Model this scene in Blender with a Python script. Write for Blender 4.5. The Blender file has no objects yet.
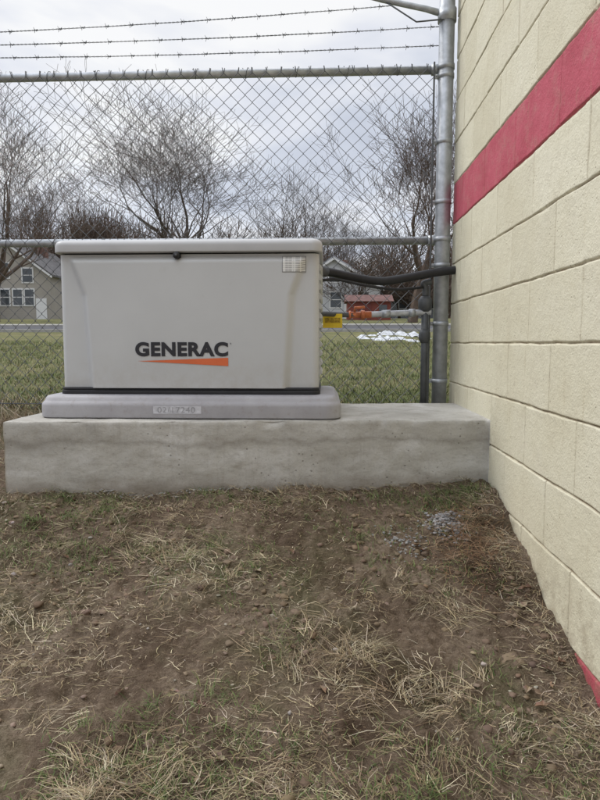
import bpy, bmesh, math, random
from mathutils import Vector, noise, Matrix
random.seed(7)
R=random.random
def U(a,b): return a+(b-a)*random.random()
scene=bpy.context.scene
COL=scene.collection
scene.view_settings.view_transform='Standard'
scene.view_settings.look='None'
scene.view_settings.exposure=0

# ------------------------------------------------------------------ helpers
def empty(name,loc=(0,0,0)):
    o=bpy.data.objects.new(name,None); o.location=(0,0,0); COL.objects.link(o); return o
def mesh_obj(name,verts,faces,mat=None,parent=None,smooth=False,cols=None):
    me=bpy.data.meshes.new(name); me.from_pydata(verts,[],faces); me.update()
    if cols is not None:
        ca=me.color_attributes.new('Col','FLOAT_COLOR','POINT')
        flat=[]
        for c in cols: flat.extend((c[0],c[1],c[2],1.0))
        ca.data.foreach_set('color',flat)
    if smooth: me.polygons.foreach_set('use_smooth',[True]*len(me.polygons))
    o=bpy.data.objects.new(name,me); COL.objects.link(o)
    if mat: me.materials.append(mat)
    if parent: o.parent=parent
    return o
def box(name,x0,x1,y0,y1,z0,z1,mat,parent=None,bev=0.0,seg=2):
    bm=bmesh.new(); bmesh.ops.create_cube(bm,size=1)
    for v in bm.verts:
        v.co=Vector((x0 if v.co.x<0 else x1, y0 if v.co.y<0 else y1, z0 if v.co.z<0 else z1))
    if bev>0: bmesh.ops.bevel(bm,geom=bm.edges[:],offset=bev,segments=seg,profile=0.5,affect='EDGES')
    me=bpy.data.meshes.new(name); bm.to_mesh(me); bm.free()
    if bev>0: me.polygons.foreach_set('use_smooth',[True]*len(me.polygons))
    me.materials.append(mat)
    o=bpy.data.objects.new(name,me); COL.objects.link(o)
    if parent: o.parent=parent
    if bev>0:
        m=o.modifiers.new('wn','WEIGHTED_NORMAL')
    return o
def add_tube(V,F,pts,rad,n=6,cap=False,cols=None,col=None):
    pts=[Vector(p) for p in pts]
    if not hasattr(rad,'__len__'): rad=[rad]*len(pts)
    b0=len(V); prev=None
    for i,p in enumerate(pts):
        if i==0: t=pts[1]-p
        elif i==len(pts)-1: t=p-pts[i-1]
        else: t=pts[i+1]-pts[i-1]
        if t.length<1e-9: t=Vector((0,0,1))
        t.normalize()
        if prev is None:
            a=Vector((0,0,1)) if abs(t.z)<.9 else Vector((1,0,0))
            u=t.cross(a).normalized()
        else:
            u=(prev-t*prev.dot(t))
            u=u.normalized() if u.length>1e-6 else t.orthogonal().normalized()
        prev=u; w=t.cross(u)
        for k in range(n):
            an=2*math.pi*k/n
            V.append(p+(u*math.cos(an)+w*math.sin(an))*rad[i])
            if cols is not None: cols.append(col)
    for i in range(len(pts)-1):
        for k in range(n):
            a=b0+i*n+k; b=b0+i*n+(k+1)%n
            F.append((a,b,b+n,a+n))
    if cap:
        F.append(tuple(b0+k for k in range(n))[::-1])
        F.append(tuple(b0+(len(pts)-1)*n+k for k in range(n)))
def tube(name,pts,r,mat,parent=None,n=12):
    V=[];F=[]; add_tube(V,F,pts,r,n,True)
    return mesh_obj(name,V,F,mat,parent,smooth=True)
def smooth_path(pts,k=6):
    P=[Vector(p) for p in pts]; out=[]
    for i in range(len(P)-1):
        p0=P[max(i-1,0)];p1=P[i];p2=P[i+1];p3=P[min(i+2,len(P)-1)]
        for j in range(k):
            t=j/k
            out.append(0.5*((2*p1)+(p2-p0)*t+(2*p0-5*p1+4*p2-p3)*t*t+(3*p1-p0-3*p2+p3)*t**3))
    out.append(P[-1]); return out
def sstep(a,b,x):
    t=max(0,min(1,(x-a)/(b-a))); return t*t*(3-2*t)

# ------------------------------------------------------------------ materials
def newmat(name,rough=0.8,metal=0.0,spec=0.3):
    m=bpy.data.materials.new(name); m.use_nodes=True
    nt=m.node_tree; b=nt.nodes['Principled BSDF']
    b.inputs['Roughness'].default_value=rough; b.inputs['Metallic'].default_value=metal
    b.inputs['Specular IOR Level'].default_value=spec
    return m,nt,b
def N(nt,t,**kw):
    n=nt.nodes.new(t)
    for k,v in kw.items(): setattr(n,k,v)
    return n
def pos(nt): return N(nt,'ShaderNodeNewGeometry').outputs['Position']
def nz(nt,vec,scale,detail=4,rough=.55,dist=0):
    n=N(nt,'ShaderNodeTexNoise'); n.inputs['Scale'].default_value=scale; n.inputs['Detail'].default_value=min(detail,5)
    n.inputs['Roughness'].default_value=rough; n.inputs['Distortion'].default_value=dist
    nt.links.new(vec,n.inputs['Vector']); return n.outputs['Fac']
def ramp(nt,fac,stops):
    r=N(nt,'ShaderNodeValToRGB'); cr=r.color_ramp
    while len(cr.elements)<len(stops): cr.elements.new(0.5)
    for e,(p,c) in zip(cr.elements,stops):
        e.position=p; e.color=(c[0],c[1],c[2],1) if hasattr(c,'__len__') else (c,c,c,1)
    nt.links.new(fac,r.inputs['Fac']); return r.outputs['Color']
def mix(nt,fac,a,b,mode='MIX'):
    m=N(nt,'ShaderNodeMix',data_type='RGBA',blend_type=mode)
    for inp,v in ((m.inputs[0],fac),(m.inputs[6],a),(m.inputs[7],b)):
        if isinstance(v,(int,float)): inp.default_value=v
        elif isinstance(v,tuple): inp.default_value=(v[0],v[1],v[2],1)
        else: nt.links.new(v,inp)
    return m.outputs[2]
def math_(nt,op,a,b=0.0,c=None,clamp=False):
    m=N(nt,'ShaderNodeMath',operation=op); m.use_clamp=clamp
    for i,v in enumerate((a,b,c)):
        if v is None: continue
        if isinstance(v,(int,float)): m.inputs[i].default_value=v
        else: nt.links.new(v,m.inputs[i])
    return m.outputs[0]
def bump(nt,b,h,strength=.5,dist=.01):
    n=N(nt,'ShaderNodeBump'); n.inputs['Strength'].default_value=strength; n.inputs['Distance'].default_value=dist
    nt.links.new(h,n.inputs['Height']); nt.links.new(n.outputs[0],b.inputs['Normal'])
def setc(nt,b,c):
    if isinstance(c,tuple): b.inputs['Base Color'].default_value=(c[0],c[1],c[2],1)
    else: nt.links.new(c,b.inputs['Base Color'])
def simple(name,c,rough=.6,metal=0,var=.25,scale=8,spec=.3,bmp=0.0,bs=60):
    m,nt,b=newmat(name,rough,metal,spec)
    p=pos(nt); f=nz(nt,p,scale,5)
    lo=tuple(x*(1-var) for x in c); hi=tuple(min(1,x*(1+var)) for x in c)
    setc(nt,b,ramp(nt,f,[(.3,lo),(.7,hi)]))
    if bmp>0: bump(nt,b,nz(nt,p,bs,4),bmp,.004)
    return m
def vcol(name,rough=.9,spec=.15,trans=0):
    m,nt,b=newmat(name,rough,0,spec)
    a=N(nt,'ShaderNodeVertexColor',layer_name='Col'); nt.links.new(a.outputs['Color'],b.inputs['Base Color'])
    return m

GALV=simple('galvanised_steel',(.42,.44,.46),.48,.6,.22,25,.5,.15,120)
GALVD=simple('weathered_wire',(.115,.12,.125),.6,.4,.2,30,.4)
BLACK=simple('black_rubber',(.018,.018,.02),.55,0,.2,20,.4)
WHITE=simple('white_paint',(.7,.7,.7),.5,0,.05,5)

# generator paint
PAINT,nt,b=newmat('grey_powder_coat',.42,0,.45)
p=pos(nt); f=nz(nt,p,2.5,5); g=nz(nt,p,30,6,.7)
sp=N(nt,'ShaderNodeSeparateXYZ'); nt.links.new(p,sp.inputs[0])
c=ramp(nt,f,[(.3,(.485,.495,.495)),(.7,(.535,.545,.545))])
c=mix(nt,ramp(nt,g,[(.62,0.0),(.85,.35)]),c,(.40,.38,.35))
dl=N(nt,'ShaderNodeMapRange'); dl.inputs[1].default_value=-.03; dl.inputs[2].default_value=-.19; nt.links.new(sp.outputs[2],dl.inputs[0])
c=mix(nt,math_(nt,'MULTIPLY',dl.outputs[0],ramp(nt,nz(nt,p,14,5,.75),[(.4,.05),(.75,.5)])),c,(.36,.32,.26))
setc(nt,b,c); bump(nt,b,nz(nt,p,420,2),.10,.001)
LIDM,nt,b=newmat('lid_powder_coat',.45,0,.4)
p=pos(nt); c=ramp(nt,nz(nt,p,5,5),[(.3,(.44,.445,.45)),(.7,(.50,.505,.51))]); setc(nt,b,c); bump(nt,b,nz(nt,p,400,2),.1,.001)
BASEM,nt,b=newmat('composite_base',.6,0,.3)
p=pos(nt); c=ramp(nt,nz(nt,p,7,7,.65),[(.3,(.33,.32,.335)),(.7,(.41,.405,.42))])
c=mix(nt,ramp(nt,nz(nt,p,38,6,.7),[(.55,0.0),(.8,.55)]),c,(.24,.20,.16))
setc(nt,b,c); bump(nt,b,nz(nt,p,250,3),.15,.002)

# concrete
CONC,nt,b=newmat('cast_concrete',.9,0,.2)
p=pos(nt)
mp=N(nt,'ShaderNodeMapping'); mp.inputs['Scale'].default_value=(1,1,2.6); nt.links.new(p,mp.inputs['Vector'])
c=ramp(nt,nz(nt,mp.outputs[0],3.2,8,.62,.4),[(.3,(.36,.345,.31)),(.5,(.46,.445,.405)),(.7,(.57,.56,.53))])
c=mix(nt,ramp(nt,nz(nt,mp.outputs[0],11,6,.7),[(.5,0.0),(.72,.5)]),c,(.28,.255,.215))
c=mix(nt,ramp(nt,nz(nt,p,90,4,.7),[(.52,0.0),(.7,.35)]),c,(.24,.22,.19))
sp=N(nt,'ShaderNodeSeparateXYZ'); nt.links.new(p,sp.inputs[0])
zz=math_(nt,'ADD',sp.outputs[2],math_(nt,'MULTIPLY',nz(nt,p,6,5),.10))
low=N(nt,'ShaderNodeMapRange'); low.inputs[1].default_value=-.47; low.inputs[2].default_value=-.54; nt.links.new(zz,low.inputs[0])
c=mix(nt,math_(nt,'MULTIPLY',low.outputs[0],.6),c,(.17,.13,.09))
band=ramp(nt,math_(nt,'ADD',math_(nt,'MULTIPLY',sp.outputs[2],3.0),math_(nt,'ADD',1.62,math_(nt,'MULTIPLY',nz(nt,p,4,6,.7),.35))),[(.56,0.0),(.62,.45),(.66,.1),(.72,0.0)])
c=mix(nt,band,c,(.22,.20,.17))
# vertical run-off stains
mp2=N(nt,'ShaderNodeMapping'); mp2.inputs['Scale'].default_value=(9,9,.9); nt.links.new(p,mp2.inputs['Vector'])
c=mix(nt,ramp(nt,nz(nt,mp2.outputs[0],1.5,5,.7),[(.54,0.0),(.7,.45)]),c,(.25,.22,.18))
vo=N(nt,'ShaderNodeTexVoronoi'); vo.inputs['Scale'].default_value=34; nt.links.new(p,vo.inputs['Vector'])
pit=ramp(nt,vo.outputs['Distance'],[(.06,1.0),(.16,0.0)])
pm=math_(nt,'MULTIPLY',pit,ramp(nt,nz(nt,p,5,3),[(.50,0.0),(.58,1.0)]))
c=mix(nt,math_(nt,'MULTIPLY',pm,.6),c,(.10,.09,.075))
setc(nt,b,c)
hh=math_(nt,'SUBTRACT',math_(nt,'ADD',nz(nt,p,26,8,.7),math_(nt,'MULTIPLY',nz(nt,p,160,3),.3)),math_(nt,'MULTIPLY',pm,.5))
bump(nt,b,hh,.5,.006)

# painted block wall
WALL,nt,b=newmat('painted_block',.62,0,.3)
p=pos(nt); sp=N(nt,'ShaderNodeSeparateXYZ'); nt.links.new(p,sp.inputs[0])
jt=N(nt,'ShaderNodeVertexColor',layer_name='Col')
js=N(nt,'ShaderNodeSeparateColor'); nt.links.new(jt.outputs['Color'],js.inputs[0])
cream=ramp(nt,nz(nt,p,2.2,8,.65),[(.25,(.66,.61,.445)),(.5,(.73,.69,.525)),(.75,(.78,.745,.595))])
cream=mix(nt,.12,cream,ramp(nt,js.outputs[1],[(0,(.33,.28,.17)),(1,(.87,.84,.68))]))
redc=ramp(nt,nz(nt,p,5,8,.7),[(.3,(.44,.070,.10)),(.6,(.53,.10,.14)),(.8,(.59,.17,.20))])
c=mix(nt,js.outputs[2],cream,redc)
dirt=ramp(nt,nz(nt,p,16,8,.75),[(.50,0.0),(.72,.6)])
c=mix(nt,math_(nt,'MULTIPLY',dirt,.4),c,(.46,.40,.29))
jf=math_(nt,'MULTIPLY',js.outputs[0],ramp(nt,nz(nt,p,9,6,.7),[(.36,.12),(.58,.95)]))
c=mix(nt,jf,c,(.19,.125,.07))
# thin brown runs below the bed joints
mp3=N(nt,'ShaderNodeMapping'); mp3.inputs['Scale'].default_value=(1,24,2.0); nt.links.new(p,mp3.inputs['Vector'])
c=mix(nt,ramp(nt,nz(nt,mp3.outputs[0],1.4,4,.7),[(.60,0.0),(.74,.35)]),c,(.45,.37,.23))
vo=N(nt,'ShaderNodeTexVoronoi'); vo.inputs['Scale'].default_value=60; nt.links.new(p,vo.inputs['Vector'])
chip=math_(nt,'MULTIPLY',ramp(nt,vo.outputs['Distance'],[(.10,1.0),(.2,0.0)]),ramp(nt,nz(nt,p,7,4),[(.53,0.0),(.62,1.0)]))
c=mix(nt,math_(nt,'MULTIPLY',chip,.45),c,(.30,.24,.15))
lowr=N(nt,'ShaderNodeMapRange'); lowr.inputs[1].default_value=-.55; lowr.inputs[2].default_value=-1.0; nt.links.new(sp.outputs[2],lowr.inputs[0])
c=mix(nt,math_(nt,'MULTIPLY',lowr.outputs[0],ramp(nt,nz(nt,p,18,8,.75),[(.42,.05),(.62,.85)])),c,(.24,.175,.11))
setc(nt,b,c)
bump(nt,b,math_(nt,'ADD',math_(nt,'ADD',nz(nt,p,45,8,.7),math_(nt,'MULTIPLY',nz(nt,p,170,4),.5)),math_(nt,'MULTIPLY',chip,-.5)),.6,.006)

# ground
GROUND,nt,b=newmat('soil_and_turf',.95,0,.1)
p=pos(nt); sp=N(nt,'ShaderNodeSeparateXYZ'); nt.links.new(p,sp.inputs[0])
s=ramp(nt,nz(nt,p,3.2,9,.7,.3),[(.32,(.095,.065,.045)),(.5,(.185,.138,.098)),(.66,(.285,.225,.165))])
s=mix(nt,ramp(nt,nz(nt,p,55,6,.75),[(.35,.65),(.6,0.0)]),s,(.060,.041,.028))
s=mix(nt,ramp(nt,nz(nt,p,120,4,.7),[(.58,0.0),(.72,.6)]),s,(.36,.30,.22))
s=mix(nt,ramp(nt,nz(nt,p,2.0,4,.7),[(.52,0.0),(.66,.5)]),s,(.090,.095,.042))
t=ramp(nt,nz(nt,p,.55,8,.65),[(.3,(.095,.105,.042)),(.5,(.135,.14,.060)),(.7,(.195,.17,.09))])
t=mix(nt,ramp(nt,nz(nt,p,9,7,.75),[(.45,0.0),(.7,.6)]),t,(.22,.18,.105))
t=mix(nt,ramp(nt,nz(nt,p,2.3,5,.8),[(.4,.6),(.55,0.0)]),t,(.06,.065,.03))
gy=N(nt,'ShaderNodeMapRange'); gy.inputs[1].default_value=3.1; gy.inputs[2].default_value=3.5
nt.links.new(math_(nt,'ADD',sp.outputs[1],math_(nt,'MULTIPLY',nz(nt,p,3,4),.3)),gy.inputs[0])
c=mix(nt,gy.outputs[0],s,t)
setc(nt,b,c)
bump(nt,b,math_(nt,'ADD',nz(nt,p,40,8,.75),math_(nt,'MULTIPLY',nz(nt,p,140,5,.7),.5)),1.0,.014)

STRAW=vcol('dead_grass'); GREEN=vcol('green_grass',.75,.2); LAWN=vcol('lawn_blades',.8,.2)
LEAFM=vcol('dry_leaf',.8,.2); STONEM=vcol('stone',.9,.2)
ASPH=simple('asphalt',(.075,.075,.08),.9,0,.2,4)
KERB=simple('kerb_concrete',(.33,.32,.30),.9,0,.15,4)
SNOW=simple('old_snow',(.44,.455,.47),.8,0,.4,7,.3,.8,8)
BARK=simple('bark',(.10,.083,.072),.95,0,.25,3,.1)
BARKD=simple('bark_brown',(.11,.083,.066),.95,0,.25,3,.1)

# ------------------------------------------------------------------ ground
PW=[(-60,-1.02),(0,-.99),(.8,-.95),(1.39,-.875),(1.62,-.83),(1.9,-.735),(2.14,-.63),(2.38,-.585),(3.0,-.42),(3.2,-.37),(8,-.28),(20,0),(35,.9),(50,2),(150,5.5),(900,8)]
PL=[(-60,-1.02),(0,-.97),(.8,-.915),(1.39,-.80),(1.62,-.745),(1.9,-.685),(2.14,-.615),(2.38,-.575),(3.0,-.42),(3.2,-.37),(8,-.28),(20,0),(35,.9),(50,2),(150,5.5),(900,8)]
def lin(P,y):
    if y<=P[0][0]: return P[0][1]
    for i in range(len(P)-1):
        if y<=P[i+1][0]:
            a,b=P[i],P[i+1]; return a[1]+(b[1]-a[1])*(y-a[0])/(b[0]-a[0])
    return P[-1][1]
def base_h(x,y):
    k=sstep(-.1,.55,x)
    return lin(PL,y)*(1-k)+lin(PW,y)*k
nv=noise.noise
def H(x,y):
    h=base_h(x,y)
    if -7<x<8 and -6<y<3.4:
        w=1-sstep(3.0,3.4,y)
        h+=w*(.022*nv((x*2.3,y*2.3,1))+.020*nv((x*6,y*6,5)))
        if -1.9<x<.8 and .5<y<3.2:
            a=nv((x*15,y*15,9)); c=nv((x*38,y*38,3)); d=nv((x*85,y*85,7))
            patch=max(.3,.8+1.1*nv((x*2.1+7,y*2.1,2)))
            h+=w*(.026*abs(a)+.012*c*patch+.009*max(0,d)*patch)
            # soil heaped in a small lip along the wall
            h+=w*.018*sstep(.50,.64,x)*(.5+nv((y*6,3,3)))
    elif y>=3.4:
        h+=.03*nv((x*.6,y*.6,4))+.02*nv((x*3,y*3,4))*(1 if y<15 else 0)
    return h
def axis(segs):
    out=[]
    for a,b,s in segs:
        n=max(1,round((b-a)/s)); out+= [a+(b-a)*i/n for i in range(n)]
    out.append(segs[-1][1]); return out
xs=axis([(-700,-200,100),(-200,-60,20),(-60,-12,6),(-12,-4,1),(-4,-1.5,.1),(-1.5,.70,.0075),(.70,4,.15),(4,12,1),(12,60,6),(60,200,20),(200,700,100)])
ys=axis([(-300,-60,60),(-60,-6,9),(-6,.5,.3),(.5,.75,.05),(.75,2.45,.0075),(2.45,3.4,.05),(3.4,8,.2),(8,20,.6),(20,60,2),(60,150,8),(150,900,75)])
V=[];F=[]
for y in ys:
    for x in xs: V.append((x,y,H(x,y)))
nx=len(xs)
for j in range(len(ys)-1):
    for i in range(nx-1):
        a=j*nx+i; F.append((a,a+1,a+1+nx,a+nx))
ground=mesh_obj('ground',V,F,GROUND,None,smooth=True)

# ------------------------------------------------------------------ blades
def blade(V,F,C,x,y,z,ang,L,w,lift,curl,col,side=0.0,wig=.35):
    b0=len(V); a2=ang
    px,py,pz=x,y,z; n=4
    for i in range(n):
        t=i/(n-1)
        ww=w*(1-.8*t)*.5
        nxv,nyv=-math.sin(a2),math.cos(a2)
        V.append((px+nxv*ww,py+nyv*ww,pz)); V.append((px-nxv*ww,py-nyv*ww,pz+ww*side))
        C.append(col); C.append(col)
        step=L/(n-1); el=lift*(1-curl*t)
        px+=math.cos(a2)*math.cos(el)*step; py+=math.sin(a2)*math.cos(el)*step; pz+=math.sin(el)*step
        a2+=U(-wig,wig)
    for i in range(n-1):
        a=b0+2*i; F.append((a,a+1,a+3,a+2))
def jit(c,v=.25):
    k=1+U(-v,v); return (c[0]*k,c[1]*k*(1+U(-.06,.06)),c[2]*k*(1+U(-.1,.1)))
STR=[(.42,.345,.225),(.32,.25,.16),(.24,.18,.11),(.52,.455,.33),(.17,.125,.08),(.29,.23,.15),(.36,.31,.20)]
V=[];F=[];C=[]
n=0
while n<13000:
    y=.8+1.6*R()**1.1; x=U(-.62*y-.1,.64)
    m=nv((x*2.2,y*2.2,11))+.5*nv((x*6,y*6,12))
    if R()>.35+1.1*m: continue
    n+=1
    blade(V,F,C,x,y,H(x,y)+U(-.001,.007),U(0,6.28),U(.008,.055),U(.0007,.0021),U(-.1,.35),U(.5,2),jit(random.choice(STR),.35),.5,.6)
n=0
while n<430:
    y=.8+1.58*R(); x=U(-.62*y-.1,.62)
    m=nv((x*2.4,y*2.4,21))+.5*nv((x*6,y*6,22))
    if R()>.22+1.6*m: continue
    n+=1
    dirn=U(0,6.28); spread=U(.2,1.0); k=random.randint(8,34); Lm=U(.03,.11); cc=random.choice(STR); rr=U(.008,.035)
    for i in range(k):
        xx=x+random.gauss(0,rr); yy=y+random.gauss(0,rr)
        if xx>.645 or yy>2.3: continue
        blade(V,F,C,xx,yy,H(xx,yy)+U(-.002,.011),dirn+random.gauss(0,spread),Lm*U(.35,1.25),U(.0008,.0023),U(.0,.6),U(1.1,2.4),jit(cc if R()<.7 else random.choice(STR),.35),.5,.5)
for i in range(1300):
    x=random.gauss(.50,.075); y=random.gauss(2.0,.11)
    if x>.645: continue
    hh=max(0,.03*(1-((x-.5)/.16)**2-((y-2.0)/.22)**2))
    blade(V,F,C,x,y,H(x,y)+hh*U(.2,1),U(0,6.28),U(.03,.10),U(.0009,.002),U(-.1,.5),U(.8,2),jit(random.choice([(.20,.115,.065),(.28,.17,.095),(.14,.08,.05),(.34,.24,.15)])),.5,.5)
for i in range(1100):
    y=U(.9,2.35); x=.65-abs(random.gauss(0,.05))
    blade(V,F,C,x,y,H(x,y)+U(0,.01),U(0,6.28),U(.02,.07),U(.001,.0022),U(0,.6),U(1,2),jit(random.choice(STR)),.5)
for i in range(1200):
    x=U(-1.4,.64); y=2.27+.15*(x+1.25)/1.9-abs(random.gauss(0,.05))
    blade(V,F,C,x,y,H(x,y)+U(0,.01),U(0,6.28),U(.02,.06),U(.001,.0022),U(0,.6),U(1,2),jit(random.choice(STR)),.5)
for i in range(3600):
    x=U(-2.6,-1.0); y=U(2.5,3.5)
    if x>-1.27 and y<3.1: continue
    blade(V,F,C,x,y,H(x,y),U(0,6.28),U(.04,.13),U(.002,.004),U(.3,1.4),U(.3,1.4),jit(random.choice(STR[1:]+[(.2,.13,.08)])),.5)
mesh_obj('dead_grass',V,F,STRAW,None,cols=C)

GRN=[(.10,.145,.045),(.13,.17,.06),(.08,.115,.04),(.17,.185,.08),(.22,.20,.10)]
V=[];F=[];C=[]
def tuft(x,y,k,r,L,up=(.4,1.3)):
    for i in range(k):
        xx=x+random.gauss(0,r); yy=y+random.gauss(0,r)
        if xx>.65: continue
        blade(V,F,C,xx,yy,H(xx,yy),U(0,6.28),L*U(.5,1.3),U(.0014,.003),U(*up),U(.6,1.6),jit(random.choice(GRN)),.4)
n=0
while n<620:
    y=.85+1.5*R(); x=U(-.6*y-.1,.6)
    m=nv((x*1.7+3,y*1.7,31))+.5*nv((x*4,y*4,32))
    if R()>.16+1.6*m: continue
    n+=1; tuft(x,y,random.randint(6,30),U(.010,.04),U(.016,.038))
for i in range(34): tuft(U(.42,.63),U(2.2,2.37),24,.025,U(.02,.045))
for i in range(40): tuft(U(-1.0,.45),2.29-abs(random.gauss(0,.06)),14,.025,.03)
for (x,y,k) in [(.17,1.03,60),(.20,1.08,60),(-.12,1.45,40),(-.06,1.5,40),(-.1,1.55,30),(.55,1.0,40),(-.5,1.7,30),(-.7,1.5,24),(.1,1.75,24),(-.8,1.9,30)]:
    tuft(x,y,k,.03,.045)
mesh_obj('grass_tufts',V,F,GREEN,None,cols=C)

# lawn beyond the fence
V=[];F=[];C=[]
LG=[(.115,.145,.05),(.145,.17,.065),(.085,.11,.04),(.22,.195,.10),(.27,.225,.135)]
n=0
while n<60000:
    y=3.25+18*R()**1.9; x=U(-.62*y-.4,.27*y+.9)
    if x>.62 and y<3.3: continue
    m=nv((x*.9,y*.9,41))+.6*nv((x*3,y*3,42))
    if R()>.75+.9*m: continue
    n+=1
    col=random.choice(LG[3:]) if R()<.32-.6*m else random.choice(LG[:3])
    s=1+y*.09
    blade(V,F,C,x,y,H(x,y)-.003,U(0,6.28),U(.02,.048)*s,U(.003,.005)*s,U(.5,1.35),U(.2,1),jit(col,.35),.2)
mesh_obj('lawn_grass',V,F,LAWN,None,cols=C)

# leaves
V=[];F=[];C=[]
def leaf(x,y,z,s,col):
    b0=len(V); a=U(0,6.28); ca,sa=math.cos(a),math.sin(a); tilt=U(-.4,.4)
    pr=[(-1,0),(-.6,.42),(-.1,.38),(.25,.55),(.5,.3),(1,0),(.5,-.32),(.2,-.5),(-.1,-.4),(-.6,-.4)]
    V.append((x,y,z)); C.append(col)
    for (u,v) in pr:
        u*=s*U(.8,1.15); v*=s*U(.7,1.2)
        V.append((x+u*ca-v*sa,y+u*sa+v*ca,z+abs(v)*U(.4,1.0)+u*tilt+U(0,.2)*s)); C.append(tuple(k*U(.75,1.1) for k in col))
    for i in range(10): F.append((b0,b0+1+i,b0+1+(i+1)%10))
LC=[(.17,.105,.07),(.23,.15,.095),(.14,.09,.065),(.31,.235,.165)]
for i in range(42):
    y=U(.9,2.3); x=U(-.58*y,.62)
    leaf(x,y,H(x,y)+.004,U(.007,.018),random.choice(LC))
for i in range(10):
    x=U(.5,.63); y=U(1.3,2.2); leaf(x,y,H(x,y)+.008,U(.014,.024),random.choice(LC))
mesh_obj('fallen_leaves',V,F,LEAFM,None,cols=C)

# stones
ico=bmesh.new(); bmesh.ops.create_icosphere(ico,subdivisions=2,radius=1)
iv=[v.co.copy() for v in ico.verts]; iF=[tuple(v.index for v in f.verts) for f in ico.faces]; ico.free()
def stone(V,F,C,x,y,z,s,col):
    b0=len(V); o=Vector((R()*50,R()*50,R()*50)); sx,sy,sz=U(.7,1.2),U(.7,1.2),U(.45,.8)
    a=U(0,3.14); ca,sa=math.cos(a),math.sin(a)
    for v in iv:
        k=1+.5*nv(v*1.4+o)+.25*nv(v*3.2+o)
        px,py,pz=v.x*sx*k*s,v.y*sy*k*s,v.z*sz*k*s
        V.append((x+px*ca-py*sa,y+px*sa+py*ca,z+pz)); C.append(col)
    for f in iF: F.append(tuple(b0+i for i in f))
V=[];F=[];C=[]
for i in range(380):
    y=.85+1.5*R(); x=U(-.6*y,.64)
    s=random.choice([.002,.003,.004,.005,.007]); 
    stone(V,F,C,x,y,H(x,y)+s*.1,s*U(.8,1.3),jit(random.choice([(.2,.15,.1),(.24,.185,.13),(.17,.12,.08),(.30,.27,.23)])))
n=0
while n<2200:   # soil clods
    y=.85+1.5*R(); x=U(-.6*y,.64); s=.002+.013*R()**3
    if nv((x*2.5,y*2.5,51))<-.1+.2*R(): continue
    n+=1
    stone(V,F,C,x,y,H(x,y)-s*.2,s,jit((.165,.12,.083)))
stone(V,F,C,.50,1.55,H(.5,1.55)-.012,.030,(.2,.15,.10))
mesh_obj('stones_and_clods',V,F,STONEM,None,True,cols=C)
V=[];F=[];C=[]
for i in range(420):
    x=random.gauss(.43,.032); y=random.gauss(2.10,.034)
    hh=.028*math.exp(-((x-.43)/.045)**2-((y-2.1)/.05)**2)
    g=U(.15,.36); stone(V,F,C,x,y,H(x,y)+hh*U(.1,1.),U(.003,.008),(g,g*.98,g*.98))
for i in range(120):
    x=random.gauss(.27,.035); y=random.gauss(2.0,.04); g=U(.18,.30)
    stone(V,F,C,x,y,H(x,y)+.001,U(.002,.006),(g,g*.97,g*.93))
for i in range(200):
    x=U(-.95,-.1); y=2.27+.15*(x+1.25)/1.9-abs(random.gauss(.0,.016)); g=U(.24,.36)
    stone(V,F,C,x,y,H(x,y)+.001,U(.002,.007),(g,g*.97,g*.92))
mesh_obj('gravel_pile',V,F,STONEM,None,False,cols=C)

# ------------------------------------------------------------------ concrete pad
pad_c=[(-1.25,2.262),(.662,2.412),(.662,3.075),(-1.25,3.0)]
def bil(u,v):
    a=Vector(pad_c[0]).lerp(Vector(pad_c[1]),u); b_=Vector(pad_c[3]).lerp(Vector(pad_c[2]),u)
    return a.lerp(b_,v)
V=[];F=[]
NU,NVv,NZ=220,50,36
ztop,zbot=-.306,-.72
rows=[]
zl=[zbot+(ztop-.006-zbot)*i/NZ for i in range(NZ+1)]
for z in zl: rows.append((0,z,0))
rows.append((0,ztop-.002,.003)); rows.append((0.006,ztop,.0))
for i in range(1,NVv+1): rows.append((.006+(1-.006)*i/NVv,ztop,0))
rows.append((1,zbot,0))
for (v,z,ins) in rows:
    for i in range(NU+1):
        u=i/NU; q=bil(u,v)
        x,y=q.x,q.y+ins
        chipe=max(0,nv((x*7,3,1))-.15)*.035 + max(0,nv((x*24,8,1))-.2)*.015
        if v==0:
            y+=.006*nv((x*3,z*9,2))+.0035*nv((x*14,z*18,3))+.0015*nv((x*50,z*50,3))
            e=sstep(ztop-.035,ztop,z); y+=chipe*e
            z2=z-(chipe*.5*e)
        else:
            z2=z+.003*nv((x*3,y*3,1))+.0015*nv((x*16,y*16,1)) if z>zbot+.1 else z
            if v<.03: z2-=chipe*.6*(1-v/.03); y+=chipe*(1-v/.03)
        V.append((x,y,z2))
m=NU+1
for j in range(len(rows)-1):
    for i in range(NU):
        a=j*m+i; F.append((a,a+1,a+1+m,a+m))
for i in (0,NU):
    idx=[j*m+i for j in range(len(rows))]
    F.append(tuple(idx if i else idx[::-1]))
po=mesh_obj('concrete_pad',V,F,CONC,None,True)
po.data.polygons.foreach_set('use_smooth',[len(p.vertices)==4 for p in po.data.polygons])

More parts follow.
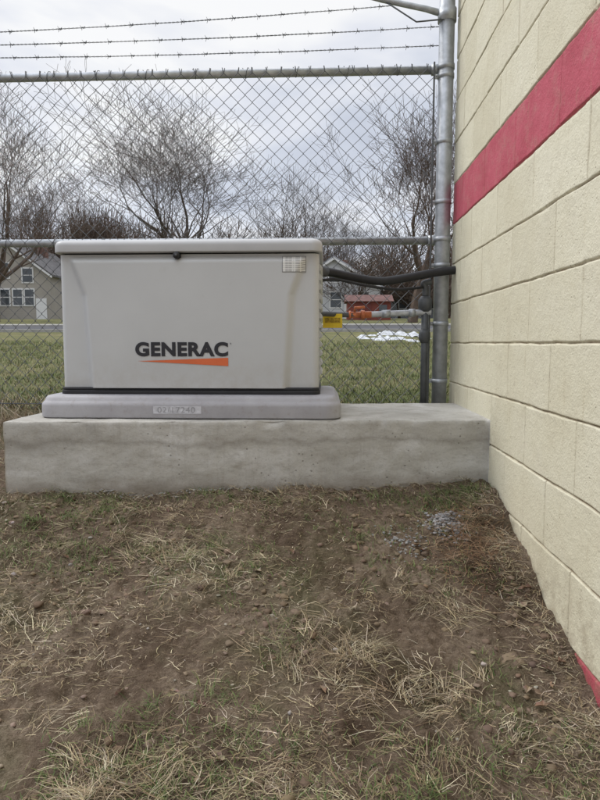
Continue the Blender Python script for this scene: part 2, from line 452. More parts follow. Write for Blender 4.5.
# ------------------------------------------------------------------ generator
G=empty('standby_generator')
def rrect(x0,x1,y0,y1,r,n=8):
    out=[]
    for cx,cy,a0 in ((x1-r,y0+r,-90),(x1-r,y1-r,0),(x0+r,y1-r,90),(x0+r,y0+r,180)):
        for i in range(n+1):
            a=math.radians(a0+90*i/n); out.append((cx+r*math.cos(a),cy+r*math.sin(a)))
    return out
def loft(name,levels,mat,parent,smooth=True):
    V=[];F=[];n=None
    for (x0,x1,y0,y1,r,z) in levels:
        L=rrect(x0,x1,y0,y1,r); n=len(L); V+=[(a,b_,z) for a,b_ in L]
    for j in range(len(levels)-1):
        for i in range(n):
            a=j*n+i; b_=j*n+(i+1)%n; F.append((a,b_,b_+n,a+n))
    F.append(tuple(range(n))[::-1]); F.append(tuple((len(levels)-1)*n+i for i in range(n)))
    o=mesh_obj(name,V,F,mat,parent,smooth)
    o.modifiers.new('wn','WEIGHTED_NORMAL'); 
    return o
def ins(x0,x1,y0,y1,r,levels):
    return [(x0+d,x1-d,y0+d,y1-d,max(.004,r-d),z) for d,z in levels]
zb=-.304
loft('base_plinth',ins(-1.172,.066,2.372,3.03,.07,[(.006,zb),(.0,zb+.006),(.0,zb+.05),(.003,zb+.060),(.009,zb+.066),(.014,zb+.072),(.017,zb+.080),(.024,zb+.088),(.034,zb+.091),(.10,zb+.094)]),BASEM,G)
loft('rubber_gasket',ins(-1.103,-.020,2.442,2.99,.035,[(.004,-.214),(0,-.211),(0,-.196),(.004,-.194)]),BLACK,G)
loft('gasket_lip',ins(-1.100,-.023,2.445,2.99,.033,[(.004,-.1945),(0,-.192),(0,-.184),(.006,-.1825)]),BLACK,G)
X0,X1=-1.098,-.026
def fw(x,z):
    t=(z+.19)/(.36+.19)
    def cre(t):
        if t>.70: return .100-.062*(t-.70)/.30
        return .100+.022*(.70-t)/.70
    d=min(x-X0,X1-x)
    c=cre(t)
    raised=sstep(c-.006,c+.026,d)
    tt=sstep(.94,.995,t)
    y=2.463-.024*raised*(1-tt)
    y+=.006*(t)
    r=.028
    if d<r: y+= r-math.sqrt(max(0,r*r-(r-d)**2))
    return y
V=[];F=[]
xsG=[X0+ .0280*(1-math.cos(math.pi/2*i/6)) for i in range(6)]
k=150
xsG+= [X0+.028+(X1-X0-.056)*i/k for i in range(k+1)]
xsG+= [X1-.0280*(1-math.cos(math.pi/2*i/6)) for i in range(5,-1,-1)]
zsG=[-.185+(.545)*i/90 for i in range(91)]
for z in zsG:
    V.append((X0,2.97,z))
    for x in xsG: V.append((x,fw(x,z),z))
    V.append((X1,2.97,z))
n=len(xsG)+2
for j in range(len(zsG)-1):
    for i in range(n-1):
        a=j*n+i; F.append((a,a+1,a+1+n,a+n))
    F.append((j*n+n-1,j*n,j*n+n,j*n+2*n-1))
bo=mesh_obj('enclosure_body',V,F,PAINT,G,True)
loft('lid_seam',ins(X0+.002,X1-.002,2.475,2.965,.03,[(.01,.352),(.01,.366)]),BLACK,G)
loft('lid',ins(X0-.014,X1+.014,2.436,3.0,.045,[(.006,.3655),(.002,.3665),(0,.369),(0,.392),(.0015,.400),(.006,.408),(.014,.414),(.030,.419),(.09,.423),(.2,.424)]),LIDM,G)
for i in range(12):
    z=-.135+i*.040
    V=[];F=[]
    for y in (2.56,2.93):
        V+= [(X1-.002,y,z),(X1+.006,y,z-.002),(X1+.014,y,z+.006),(X1+.014,y,z+.011),(X1+.004,y,z+.024),(X1-.002,y,z+.026)]
    for q in range(6): F.append((q,(q+1)%6,(q+1)%6+6,q+6))
    F.append((5,4,3,2,1,0)); F.append((6,7,8,9,10,11))
    mesh_obj('louvre_%d'%(i+1),V,F,PAINT,G)
def disc(name,x,y,z,r,d,mat,parent,n=24):
    return tube(name,[(x,y,z),(x,y+d*.2,z),(x,y+d,z)],[r*.85,r,r],mat,parent,n)
disc('lid_lock',-.600,2.430,.352,.014,.03,BLACK,G)
disc('lid_lock_core',-.600,2.4275,.352,.005,.01,GALVD,G)
INK=simple('dark_ink',(.025,.025,.03),.45,0,.1,5,.4)
ORG=simple('orange_decal',(.68,.15,.05),.45,0,.08,5,.4)
def text(name,s,x0,x1,z0,z1,y,mat,parent,off=.03):
    cu=bpy.data.curves.new(name,'FONT'); cu.body=s; cu.size=1; cu.offset=off; cu.extrude=0; cu.space_character=1.08
    o=bpy.data.objects.new(name+'_tmp',cu); COL.objects.link(o)
    bpy.context.view_layer.update()
    dg=bpy.context.evaluated_depsgraph_get()
    me=bpy.data.meshes.new_from_object(o.evaluated_get(dg)); 
    bpy.data.objects.remove(o)
    xsn=[v.co.x for v in me.vertices]; ysn=[v.co.y for v in me.vertices]
    a,b_,c_,d=min(xsn),max(xsn),min(ysn),max(ysn)
    for v in me.vertices:
        v.co=Vector((x0+(v.co.x-a)/(b_-a)*(x1-x0),y,z0+(v.co.y-c_)/(d-c_)*(z1-z0)))
    me.materials.clear(); me.materials.append(mat)
    o=bpy.data.objects.new(name,me); COL.objects.link(o); o.parent=parent
    return o
def decal(name,poly,y,mat,parent,n=1):
    return mesh_obj(name,[(x,y,z) for x,z in poly],[tuple(range(len(poly)))],mat,parent)
yf=2.4385
text('wordmark','GENERAC',-.778,-.395,-.055,.004,yf,INK,G,.045)
text('registered_mark','R',-.387,-.381,-.006,.001,yf,INK,G,.0)
decal('wordmark_wedge',[(-.770,-.074),(-.395,-.094),(-.395,-.060)],yf,ORG,G)
LBL,nt,b=newmat('label_paper',.4,0,.4)
p=pos(nt); mp=N(nt,'ShaderNodeMapping'); mp.inputs['Scale'].default_value=(160,1,1); nt.links.new(p,mp.inputs['Vector'])
sp=N(nt,'ShaderNodeSeparateXYZ'); nt.links.new(p,sp.inputs[0])
ln=math_(nt,'SINE',math_(nt,'MULTIPLY',sp.outputs[2],900))
nn=nz(nt,mp.outputs[0],1,2)
c=mix(nt,math_(nt,'MULTIPLY',math_(nt,'GREATER_THAN',ln,.0),ramp(nt,nn,[(.40,.25),(.5,.8)])),(.78,.78,.75),(.14,.14,.14)); setc(nt,b,c)
def panel_decal(name,x0,x1,z0,z1,mat,off):
    V=[];F=[];nn_=12
    for j in range(nn_+1):
        for i in range(nn_+1):
            x=x0+(x1-x0)*i/nn_; z=z0+(z1-z0)*j/nn_; V.append((x,fw(x,z)-off,z))
    for j in range(nn_):
        for i in range(nn_):
            a=j*(nn_+1)+i; F.append((a,a+1,a+nn_+2,a+nn_+1))
    mesh_obj(name,V,F,mat,G,True)
panel_decal('warning_label_border',-.174,-.078,.283,.349,simple('label_border',(.22,.22,.22),.5,0,.1,20),.0012)
panel_decal('warning_label',-.1715,-.0805,.2855,.3465,LBL,.0022)
LB2=simple('worn_label',(.52,.52,.55),.5,0,.2,60)
decal('plinth_label',[(-.690,-.283),(-.495,-.283),(-.495,-.252),(-.690,-.252)],2.3705,LB2,G)
text('plinth_digits','02/17240',-.672,-.52,-.279,-.256,2.3698,simple('faded_ink',(.32,.32,.34),.6,0,.2,60),G,.0)

# ------------------------------------------------------------------ conduit + gas line
TE=empty('gas_supply_line')
BRASS=simple('brass_valve',(.55,.17,.07),.4,.2,.3,30,.5)
YEL=simple('yellow_tag',(.78,.56,.04),.5,0,.1,20)
DPIPE=simple('dark_pipe',(.09,.095,.10),.5,.3,.2,30,.4)
PIPE=simple('zinc_pipe',(.44,.46,.49),.45,.3,.2,30,.4)
tube('flex_hose',smooth_path([(-.03,2.92,.14),(.02,3.0,.143),(.08,3.08,.143),(.16,3.1,.142)]),.013,DPIPE,TE)
tube('valve_body',[(.12,3.1,.143),(.13,3.1,.143),(.131,3.1,.143),(.18,3.1,.143),(.181,3.1,.143),(.20,3.1,.143),(.201,3.1,.143),(.235,3.1,.144)],[.021,.021,.016,.016,.023,.023,.018,.018],BRASS,TE,8)
tube('valve_handle',[(.15,3.09,.158),(.15,3.085,.178),(.20,3.08,.181)],.007,BRASS,TE,8)
tube('steel_pipe',smooth_path([(.20,3.1,.143),(.34,3.12,.150),(.42,3.14,.154),(.50,3.15,.157),(.545,3.155,.158)]),.0150,PIPE,TE)
tube('pipe_coupling',[(.29,3.11,.147),(.33,3.115,.149)],.021,GALV,TE,10)
tube('pipe_coupling_2',[(.43,3.14,.154),(.46,3.145,.155)],.021,GALV,TE,10)
RX,RY=.515,3.155
tube('riser',[(RX,RY,-.45),(RX,RY,.24)],.018,DPIPE,TE)
tube('regulator_body',[(RX,RY,.16),(RX,RY,.18),(RX,RY,.22),(RX,RY,.24)],[.022,.036,.036,.022],DPIPE,TE,16)
tube('riser_union',[(RX,RY,.00),(RX,RY,.02),(RX,RY,.05),(RX,RY,.07)],[.02,.030,.030,.02],DPIPE,TE,8)
tube('riser_elbow',smooth_path([(RX,RY,.24),(RX,RY,.28),(RX-.01,RY,.305),(RX+.03,RY,.315)]),.016,DPIPE,TE)
box('yellow_tag',-.012,.085,3.03,3.034,.075,.145,YEL,TE,.001,1)
decal('tag_text',[(-.002,.10),(.075,.10),(.075,.125),(-.002,.125)],3.0292,simple('tag_print',(.4,.27,.03),.6,0,.6,120),TE)
CB=empty('electrical_conduit')
tube('flexible_conduit',smooth_path([(-.05,2.93,.345),(.03,3.0,.345),(.14,3.06,.328),(.28,3.08,.310),(.42,3.10,.330),(.55,3.12,.355),(.67,3.13,.37)]),.021,BLACK,CB,14)
tube('small_cable',smooth_path([(-.02,2.94,.30),(.06,3.0,.31),(.2,3.04,.285),(.36,3.1,.27),(.50,3.14,.285)]),.007,BLACK,CB,8)
tube('conduit_connector',[(-.04,2.925,.345),(.0,2.97,.346)],.027,DPIPE,CB,12)

# ------------------------------------------------------------------ fence
FN=empty('chain_link_fence')
FY=3.20
XL=-5.2; XR=.548
w=.074
V=[];F=[]
ni=int((XR-XL)/(w/2))
ztopm=1.405; zbm=-.36
for i in range(ni):
    xl=XR-(i+1)*w/2
    pts=[]; z=zbm; k=0
    while z<=ztopm+.001:
        right=(k%2==0) if i%2==0 else (k%2==1)
        bul=.004*nv((xl*1.3,z*1.3,3))
        x=xl+(w/2+.0012 if right else -.0012)
        x+=.006*nv((xl*2,z*2,8))
        pts.append((x,FY+bul+(.0022 if right else -.0022)+.014*nv((xl*.8,z*.8,1)),z+.004*nv((x*3,z*3,3)))); z+=w/2; k+=1
    lx,ly,lz=pts[-1]
    pts.append((lx+U(-.008,.008),ly,lz+.024))
    add_tube(V,F,pts,.0021,4)
mesh_obj('chain_link_mesh',V,F,GALVD,FN)
tube('top_rail',[(XL,FY+.028,1.384),(.60,FY+.028,1.384)],.0205,GALV,FN,16)
tube('middle_rail',[(XL,FY+.028,.533),(.60,FY+.028,.533)],.0205,GALV,FN,16)
tube('bottom_wire',[(XL,FY,-.33),(.60,FY,-.33)],.003,GALVD,FN,6)
tube('terminal_post',[(.604,FY,-.7),(.604,FY,1.98)],.0385,GALV,FN,28)
tube('post_cap',[(.604,FY,1.975),(.604,FY,1.985),(.604,FY,2.01),(.604,FY,2.03),(.604,FY,2.035)],[.044,.044,.038,.02,.002],GALV,FN,24)
box('tension_bar',.541,.549,FY-.008,FY+.002,-.34,1.41,GALVD,FN,.001,1)
for i,z in enumerate((1.34,1.02,.72,.40,.10,-.20)):
    tube('tension_band_%d'%(i+1),[(.604,FY,z-.011),(.604,FY,z+.011)],.0415,GALV,FN,24)
    box('band_tab_%d'%(i+1),.543,.572,FY-.004,FY+.004,z-.011,z+.011,GALV,FN)
    tube('band_bolt_%d'%(i+1),[(.556,FY-.018,z),(.556,FY+.016,z)],.004,GALV,FN,6)
for i,z in enumerate((1.384,.533)):
    tube('rail_cup_%d'%(i+1),[(.535,FY+.028,z),(.575,FY+.024,z)],.027,GALV,FN,16)
    tube('rail_band_%d'%(i+1),[(.604,FY,z-.012),(.604,FY,z+.012)],.0425,GALV,FN,24)
for j,xx in enumerate((-2.45,-5.2)):
    tube('line_post_%d'%(j+1),[(xx,FY+.03,-.7),(xx,FY+.03,1.50)],.03,GALV,FN,20)
    tube('line_post_arm_%d'%(j+1),[(xx,FY+.03,1.48),(xx,FY+.02,1.72)],.012,GALV,FN,8)
for i in range(22):
    x=.35-i*.26
    for z in (1.384,.533):
        V=[];F=[]
        pts=[(x+.004*a,FY+.028+.025*math.sin(a*.8)-.006,z+.025*math.cos(a*.8)) for a in range(9)]
        add_tube(V,F,pts,.0018,4)
        mesh_obj('tie_wire',V,F,GALVD,FN)
tube('barb_arm',[(.600,FY,1.635),(.50,FY+.005,1.668),(.28,FY+.02,1.725),(.06,FY+.03,1.79)],[.017,.015,.014,.013],GALV,FN,10)
tube('arm_clamp',[(.604,FY,1.60),(.604,FY,1.66)],.046,GALV,FN,24)
tube('arm_brace',[(.590,FY-.03,1.60),(.45,FY-.01,1.60),(.30,FY+.015,1.71)],.004,GALVD,FN,8)
strands=[((.33,1.690),(-1.69,1.605),(-2.45,1.60)),((.59,1.585),(-1.69,1.541),(-2.45,1.545)),((.59,1.4945),(-1.69,1.4775),(-2.45,1.49))]
for si,(a,b_,c_) in enumerate(strands):
    V=[];F=[]
    def zat(x):
        if x>b_[0]: 
            t=(x-b_[0])/(a[0]-b_[0]); return b_[1]+(a[1]-b_[1])*t-.010*math.sin(math.pi*t)+.003*nv((x*3,si,1))
        return b_[1]+(c_[1]-b_[1])*(b_[0]-x)/(b_[0]-c_[0]) if x>c_[0] else c_[1]-.01*math.sin((x-c_[0])*1.1)
    for ph in (0,math.pi):
        pts=[]; x=a[0]
        while x>XL:
            an=x*150+ph
            pts.append((x,FY+.01+.0021*math.cos(an),zat(x)+.0021*math.sin(an))); x-=.012
        add_tube(V,F,pts,.0014,4)
    x=a[0]-.06
    while x>XL:
        z=zat(x); 
        add_tube(V,F,[(x+q*.0022-.004,FY+.01+.004*math.cos(q*1.2),z+.004*math.sin(q*1.2)) for q in range(8)],.0016,4)
        for q in range(4):
            an=q*math.pi/2+U(-.5,.5)+.78; s_=-1 if q%2 else 1
            add_tube(V,F,[(x+s_*.003,FY+.01,z),(x+s_*U(.004,.011),FY+.01+.013*math.cos(an),z+.015*math.sin(an))],[.0018,.0008],4)
        x-=.127*U(.93,1.07)
    mesh_obj('barbed_wire_%d'%(si+1),V,F,GALVD,FN)

# ------------------------------------------------------------------ block building
BB=empty('block_building')
CH=.2032
WX=.66
loc=sorted(set([0]+[s_*v for v in (.0022,.0045,.007,.010,.02,.045,.075) for s_ in (-1,1)]+[CH/2]))
zS=[];yS=[]
for k in range(-7,19):
    for o_ in loc:
        z=k*CH+o_
        if -1.35<z<3.6: zS.append(z)
Y0=3.215
for k in range(0,36):
    for o_ in loc:
        y=Y0-k*CH+o_
        if y<=Y0: yS.append(y)
yS=sorted(set(yS)); zS=sorted(set(zS))
V=[];F=[];C=[]
rb={}
for z in zS:
    for y in yS:
        zn=z+.0035*nv((y*5,z*1.0,4))+.0022*nv((y*22,z*9,6))
        k=round(zn/CH); dz=abs(zn-k*CH)
        ci=math.floor(zn/CH)
        yn=y+.003*nv((z*7,y,9))+.002*nv((z*26,y*6,9))
        q=(Y0-yn)/CH
        sh=ci%2
        kk=round((q-sh)/2)*2+sh; dy=abs(q-kk)*CH
        bi=math.floor((q-sh)/2)
        if kk==0: dy=9
        key=(ci,bi)
        if key not in rb: rb[key]=(R(),U(-.0012,.0012))
        jw=.0036+.0025*nv((y*11,z*11,2))
        g=max(1-sstep(jw*.35,jw*1.5,dz),.75*(1-sstep(jw*.25,jw*1.3,dy)))
        dep=.0058*g-rb[key][1]*(1-g)+.0012*nv((y*18,z*18,1))+.0009*nv((y*60,z*60,1))
        x=WX+dep
        if y>=Y0-.0001: x=WX+.05
        V.append((x,y,z))
        red=1.0 if (3*CH<zn<4*CH or zn<-4*CH) else 0.0
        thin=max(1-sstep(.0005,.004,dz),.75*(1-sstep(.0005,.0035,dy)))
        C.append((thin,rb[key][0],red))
m=len(yS)
for j in range(len(zS)-1):
    for i in range(m-1):
        a=j*m+i; F.append((a,a+m,a+m+1,a+1))
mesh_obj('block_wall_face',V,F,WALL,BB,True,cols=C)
CRM=simple('cream_paint',(.68,.64,.48),.7,0,.1,4)
box('building_shell',.69,9,-3.9,3.213,-1.4,3.58,CRM,BB)
box('roof_coping',.62,9.05,-3.95,3.26,3.59,3.68,simple('coping_metal',(.3,.3,.3),.5,.5,.1,5),BB)
box('steel_door',3.0,4.0,3.2135,3.235,-.35,1.75,simple('door_grey',(.3,.32,.33),.6,0,.1,5),BB)

# ------------------------------------------------------------------ trees
def gen_tree(seed,depth=6,kids=(3,4),spread=.75,up=.12,trunk=.22,trunkh=.22,wig=.13,ratio=.72,nk0=(5,6)):
    rnd=random.Random(seed); segs=[]
    def grow(p,d,L,r,dep):
        n=4 if dep>=depth-1 else 3
        pts=[p.copy()]; rr=[r]; q=p.copy(); dd=d.copy()
        for i in range(n):
            dd=(dd+Vector((rnd.gauss(0,wig),rnd.gauss(0,wig),rnd.gauss(0,wig*.7)+up*.5))).normalized()
            q=q+dd*(L/n); pts.append(q.copy()); rr.append(r*(1-.4*(i+1)/n))
        segs.append((pts,rr,dep))
        if dep==0: return
        nk=rnd.randint(*kids)
        if dep==depth: nk=rnd.randint(*nk0)
        ph=rnd.uniform(0,6.28)
        for c in range(nk):
            t=1.0 if c==0 else rnd.uniform(.3 if dep<depth else .65,1.0)
            idx=min(n-1,int(t*n)); f=t*n-idx
            bp=pts[idx].lerp(pts[idx+1],f)
            # spread children evenly round the parent
            ax0=dd.orthogonal().normalized(); ax=Matrix.Rotation(ph+c*2.4+rnd.uniform(-.4,.4),3,dd)@ax0
            an=rnd.uniform(.10,.30) if c==0 else rnd.uniform(.5,1.1)*spread
            nd=Matrix.Rotation(an,3,ax)@dd
            nd=(nd+Vector((0,0,up))).normalized()
            if dep>=depth-1 and nd.z<.2: nd.z=.25+rnd.random()*.2; nd.normalize()
            grow(bp,nd,L*ratio*rnd.uniform(.75,1.15),rr[min(idx+1,n)]*(rnd.uniform(.72,.88) if c==0 else rnd.uniform(.45,.7)),dep-1)
    grow(Vector((0,0,0)),Vector((0,0,1)),trunkh*10,trunk,depth)
    return segs
def put_tree(V,F,segs,base,height,width,rmin=.009):
    zs_=sorted(p.z for s in segs for p in s[0]); mz=zs_[int(len(zs_)*.995)]
    xsA=sorted(p.x for s in segs for p in s[0]); lo=xsA[int(len(xsA)*.015)]; hi=xsA[int(len(xsA)*.985)]; wx=hi-lo
    sz=height/mz; sx=width/wx; mid=(lo+hi)/2
    B=Vector(base)
    for pts,rr,dep in segs:
        P=[Vector(((p.x-mid*min(1,p.z/(mz*.4)))*sx,p.y*sx,p.z*sz))+B for p in pts]
        rad=[max(rmin,r*(sz+sx)*.5) for r in rr]
        add_tube(V,F,P,rad,7 if dep>=5 else (5 if dep>=3 else 3))
def tree(name,seed,px,y,vtop_z,width,mat,**kw):
    V=[];F=[]
    bz=base_h(px,y)-.1
    put_tree(V,F,gen_tree(seed,**kw),(px,y,bz),vtop_z-bz,width)
    return mesh_obj(name,V,F,mat,None)
TK=dict(depth=8,kids=(2,3),trunk=.21,ratio=.80,spread=.78,up=.10,wig=.10,trunkh=.26)
tree('bare_maple_tree',14,-10.7,46,17.3,13.6,BARK,**TK)
tree('bare_maple_tree',25,-24.6,44,17.8,13.0,BARKD,**TK)
tree('bare_maple_tree',31,-2.2,60,16.8,10.5,BARK,**dict(TK,depth=7))
tree('bare_maple_tree',47,6.0,42,15.8,9.0,BARKD,**TK)
tree('bare_maple_tree',53,9.5,36,13.0,9,BARKD,**dict(TK,depth=7))
tree('bare_maple_tree',59,-37,66,17,13,BARK,**dict(TK,depth=7))
tree('bare_maple_tree',67,-30,58,15.5,10,BARKD,**dict(TK,depth=7))
tree('bare_maple_tree',71,2.2,66,13.5,9,BARK,**dict(TK,depth=7))
V=[];F=[]
protos=[gen_tree(100+i,depth=4,kids=(3,4),trunk=.16,ratio=.74,spread=.8) for i in range(5)]
rr=random.Random(5)
for i in range(130):
    x=rr.uniform(-95,75); y=rr.uniform(85,125)
    put_tree(V,F,rr.choice(protos),(x,y,base_h(x,y)-.2),rr.uniform(8,17),rr.uniform(7,12),.03)
mesh_obj('distant_treeline',V,F,BARKD,None)
V=[];F=[]
sh=[gen_tree(200+i,depth=4,kids=(3,4),trunk=.07,trunkh=.1,ratio=.85,spread=1.0) for i in range(4)]
for i in range(74):
    x=rr.choice([rr.uniform(-36,-18),rr.uniform(-34,-24),rr.uniform(-3,14),rr.uniform(2,12)]); y=rr.uniform(66,74) if x<-15 else rr.uniform(57,68)
    put_tree(V,F,rr.choice(sh),(x,y,base_h(x,y)-.1),rr.uniform(7,13.5) if x<-15 else rr.uniform(3.5,6.5),rr.uniform(4,7),.022)
mesh_obj('brush_hedge',V,F,BARKD,None)

# ------------------------------------------------------------------ houses
def sidingmat(name,c):
    m,nt,b=newmat(name,.7)
    p=pos(nt); sp=N(nt,'ShaderNodeSeparateXYZ'); nt.links.new(p,sp.inputs[0])
    fr=math_(nt,'FRACT',math_(nt,'MULTIPLY',sp.outputs[2],5.0))
    cc=ramp(nt,nz(nt,p,.8,5),[(.3,tuple(k*.88 for k in c)),(.7,c)])
    setc(nt,b,cc); bump(nt,b,fr,.6,.03); return m
ROOF=simple('shingles',(.13,.125,.125),.95,0,.3,3)
ROOFL=simple('light_shingles',(.33,.34,.37),.95,0,.2,3)
GLASS=simple('window_glass',(.05,.06,.07),.15,0,.3,1,.6)
CHB=simple('chimney_brick',(.2,.12,.10),.9,0,.2,6)
def house(name,x0,x1,y0,y1,zg,ze,zr,px,wall,roof,wins,door=None,porch=None):
    E=empty(name)
    ov=.35
    V=[(x0,y0,zg),(x1,y0,zg),(x1,y0,ze),(px,y0,zr),(x0,y0,ze),(x0,y1,zg),(x1,y1,zg),(x1,y1,ze),(px,y1,zr),(x0,y1,ze)]
    F=[(0,1,2,3,4),(9,8,7,6,5),(1,6,7,2),(5,0,4,9)]
    mesh_obj('walls',V,F,wall,E)
    th=.18
    for nm,xa in (('roof_slope_1',x0),('roof_slope_2',x1)):
        s_=-1 if xa<px else 1
        sl=(zr-ze)/abs(px-xa); xo=xa+s_*ov; zo=ze-ov*sl
        V=[]
        for yy in (y0-ov,y1+ov):
            V+=[(px,yy,zr+.02),(xo,yy,zo+.02),(xo,yy,zo+.02+th),(px,yy,zr+.02+th)]
        F=[(0,1,2,3),(7,6,5,4),(0,4,5,1),(1,5,6,2),(2,6,7,3)]
        mesh_obj(nm,V,F,roof,E)
        mesh_obj(nm+'_fascia',[(px,y0-ov-.03,zr-.18),(xo,y0-ov-.03,zo-.16),(xo,y0-ov-.03,zo+.05),(px,y0-ov-.03,zr+.05)],[(0,1,2,3)],WHITE,E)
    for i,(wx,wz,ww,wh) in enumerate(wins):
        box('window_trim_%d'%(i+1),wx-ww/2-.12,wx+ww/2+.12,y0-.06,y0-.003,wz-.12,wz+wh+.12,WHITE,E)
        box('window_pane_%d'%(i+1),wx-ww/2,wx+ww/2,y0-.08,y0-.062,wz,wz+wh,GLASS,E)
        box('window_bar_%d'%(i+1),wx-ww/2,wx+ww/2,y0-.10,y0-.082,wz+wh*.48,wz+wh*.53,WHITE,E)
    if door:
        box('door',door-.5,door+.5,y0-.07,y0-.003,zg,zg+2.2,WHITE,E)
    if porch:
        a,b_,d=porch
        box('porch_roof',a-.3,b_+.3,y0-d-.3,y0-.12,zg+2.9,zg+3.15,roof,E)
        box('porch_floor',a,b_,y0-d,y0-.12,zg-.2,zg+.45,KERB,E)
        for i in range(4):
            xx=a+.1+(b_-a-.2)*i/3
            box('porch_post_%d'%(i+1),xx-.09,xx+.09,y0-d,y0-d+.18,zg+.451,zg+2.899,WHITE,E)
        box('porch_rail',a+.2,b_-.2,y0-d+.05,y0-d+.12,zg+1.2,zg+1.3,WHITE,E)
    box('chimney',px+.8,px+1.5,(y0+y1)/2,(y0+y1)/2+.7,ze,zr+.5,CHB,E)
    return E
TAN=sidingmat('tan_siding',(.40,.37,.33)); WSD=sidingmat('white_siding',(.62,.63,.66)); GSD=sidingmat('grey_siding',(.40,.42,.46))
house('gabled_house',-34.5,-25.3,55,65,1.9,6.3,9.4,-29.5,TAN,ROOF,
  [(-31.5,6.0,.9,1.3),(-29.6,6.0,.9,1.3),(-27.4,5.6,.9,1.2),(-29.6,3.5,.8,1.4),(-28.4,3.5,.8,1.4),(-27.3,3.5,.8,1.4),(-32,3.5,1.2,1.4)],door=-26.2,porch=(-34,-30.4,2.2))
house('white_house',-3.5,5.2,58,68,2.2,5.3,8.0,.8,WSD,ROOFL,[(-1.5,3.4,1,1.4),(1.0,3.4,1,1.4),(3.6,3.4,1,1.4),(.8,5.8,.9,1.1)],door=2.3)
house('grey_house',6.6,12.5,62,70,2.3,5.0,7.3,9.5,GSD,ROOF,[(8,3.5,1,1.3),(10.6,3.5,1,1.3)],door=9.2)
house('white_house',-22,-13,64,73,2.3,6.0,8.6,-17.5,WSD,ROOFL,[(-19.5,3.6,1,1.4),(-15.5,3.6,1,1.4)],door=-17.5)
RS=empty('red_shed'); REDM=sidingmat('red_siding',(.24,.070,.055)); REDR=simple('rusty_roof',(.15,.085,.075),.95,0,.25,3)
REDD=simple('red_door_paint',(.17,.045,.04),.6,0,.2,4)
box('walls',1.7,5.0,46.5,49,1.5,3.15,REDM,RS)
mesh_obj('roof',[(1.5,46.2,3.152),(5.2,46.2,3.152),(5.2,49.2,3.152),(1.5,49.2,3.152),(1.5,47.7,3.75),(5.2,47.7,3.75)],[(0,1,5,4),(2,3,4,5),(0,4,3),(1,2,5),(3,2,1,0)],REDR,RS)
box('door',2.6,3.5,46.45,46.497,1.7,3.0,REDD,RS)
box('window',4.1,4.7,46.45,46.497,2.3,2.9,GLASS,RS)
def strip(name,ya,yb,dz,mat,x0=-300,x1=300,thick=0):
    V=[];F=[]
    X=[x0+(x1-x0)*i/120 for i in range(121)]; Y=[ya+(yb-ya)*i/4 for i in range(5)]
    for y in Y:
        for x in X: V.append((x,y,base_h(x,y)+dz))
    for j in range(4):
        for i in range(120):
            a=j*121+i; F.append((a,a+1,a+122,a+121))
    o=mesh_obj(name,V,F,mat)
    if thick:
        s_=o.modifiers.new('s','SOLIDIFY'); s_.thickness=thick; s_.offset=-1
    return o
strip('street',29,35.5,.045,ASPH)
strip('kerb',28.8,29,.13,KERB,thick=.2)
strip('kerb',35.5,35.7,.13,KERB,thick=.2)
strip('sidewalk',37.5,38.6,.06,KERB)
n=60
def snow(name,cx,cy,rx,ry,hh,seed):
    V=[];F=[]
    for j in range(n+1):
        for i in range(n+1):
            u=i/n*2-1; v=j/n*2-1
            x=cx+u*rx; y=cy+v*ry
            r=math.sqrt(u*u+v*v); k=(1-sstep(.2,1.0,r+.9*nv((x*1.8,y*.9,seed))))
            V.append((x,y,base_h(x,y)-.09+k*(hh+.9*hh*nv((x*3,y*3,seed))+.4*hh*nv((x*8,y*8,seed)))))
    for j in range(n):
        for i in range(n):
            a=j*(n+1)+i; F.append((a,a+1,a+n+2,a+n+1))
    mesh_obj(name,V,F,SNOW,None,True)
snow('snow_patch',2.4,22.5,1.6,2.2,.13,1)
snow('snow_patch',3.0,25.5,1.5,1.4,.18,4)

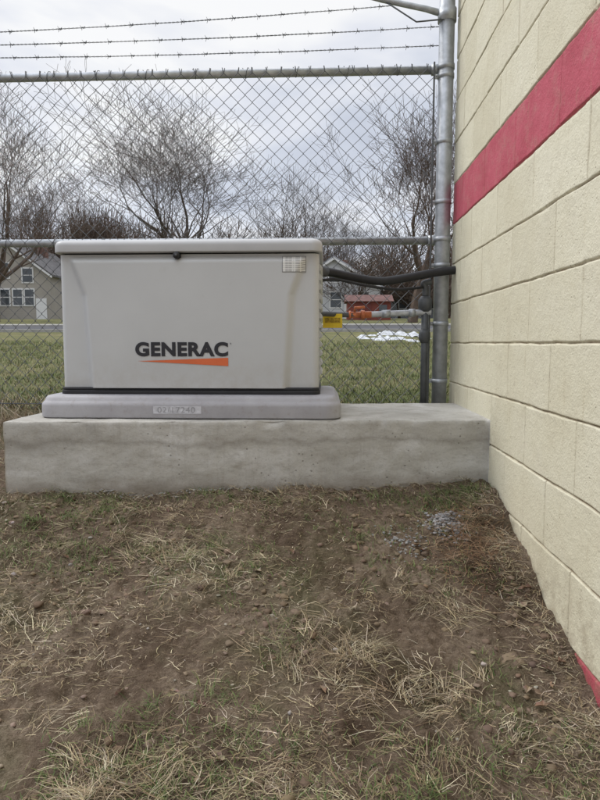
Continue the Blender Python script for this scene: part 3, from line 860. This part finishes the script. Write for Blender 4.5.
# ------------------------------------------------------------------ world
W=bpy.data.worlds.new('World'); scene.world=W; W.use_nodes=True
nt=W.node_tree; bg=nt.nodes['Background']
sunel=math.radians(48); 
sd=Vector((-.70,.20,0)).normalized()*math.cos(sunel); sd.z=math.sin(sunel)
sky=N(nt,'ShaderNodeTexSky',sky_type='NISHITA'); sky.sun_disc=False; sky.sun_elevation=sunel
sky.sun_rotation=math.atan2(sd.x,sd.y)
tc=N(nt,'ShaderNodeTexCoord'); sp=N(nt,'ShaderNodeSeparateXYZ'); nt.links.new(tc.outputs['Generated'],sp.inputs[0])
zc_=math_(nt,'ADD',math_(nt,'MAXIMUM',sp.outputs[2],0.0),.16)
cx=N(nt,'ShaderNodeCombineXYZ')
nt.links.new(math_(nt,'DIVIDE',sp.outputs[0],zc_),cx.inputs[0]); nt.links.new(math_(nt,'DIVIDE',sp.outputs[1],zc_),cx.inputs[1]); cx.inputs[2].default_value=.6
n1=nz(nt,cx.outputs[0],1.25,5,.55,.35)
cl=ramp(nt,n1,[(.30,(.55,.59,.69)),(.42,(.68,.72,.81)),(.52,(.84,.86,.92)),(.62,(1.0,1.0,1.0))])
skys=mix(nt,1.0,sky.outputs[0],(.09,.09,.09),'MULTIPLY')
c=mix(nt,.90,skys,cl)
el=N(nt,'ShaderNodeMapRange'); el.interpolation_type='SMOOTHSTEP'; el.inputs[1].default_value=.5; el.inputs[2].default_value=.92; el.inputs[3].default_value=1.0; el.inputs[4].default_value=2.9
nt.links.new(sp.outputs[2],el.inputs[0])
vm=N(nt,'ShaderNodeVectorMath',operation='SCALE'); nt.links.new(c,vm.inputs[0]); nt.links.new(el.outputs[0],vm.inputs['Scale'])
nt.links.new(vm.outputs[0],bg.inputs['Color']); bg.inputs['Strength'].default_value=1.03

sl=bpy.data.lights.new('sun','SUN'); sl.energy=1.5; sl.angle=math.radians(14); sl.color=(1,.96,.9)
so=bpy.data.objects.new('sun',sl); COL.objects.link(so)
so.rotation_euler=(-sd).to_track_quat('-Z','Y').to_euler()

# ------------------------------------------------------------------ camera
cam=bpy.data.cameras.new('camera'); co=bpy.data.objects.new('camera',cam); COL.objects.link(co)
cam.sensor_fit='VERTICAL'; cam.sensor_height=24; cam.lens=18; cam.clip_start=.02; cam.clip_end=2000
co.location=(0,0,0); co.rotation_euler=(math.radians(90-5.43),0,math.radians(2.39))
scene.camera=co
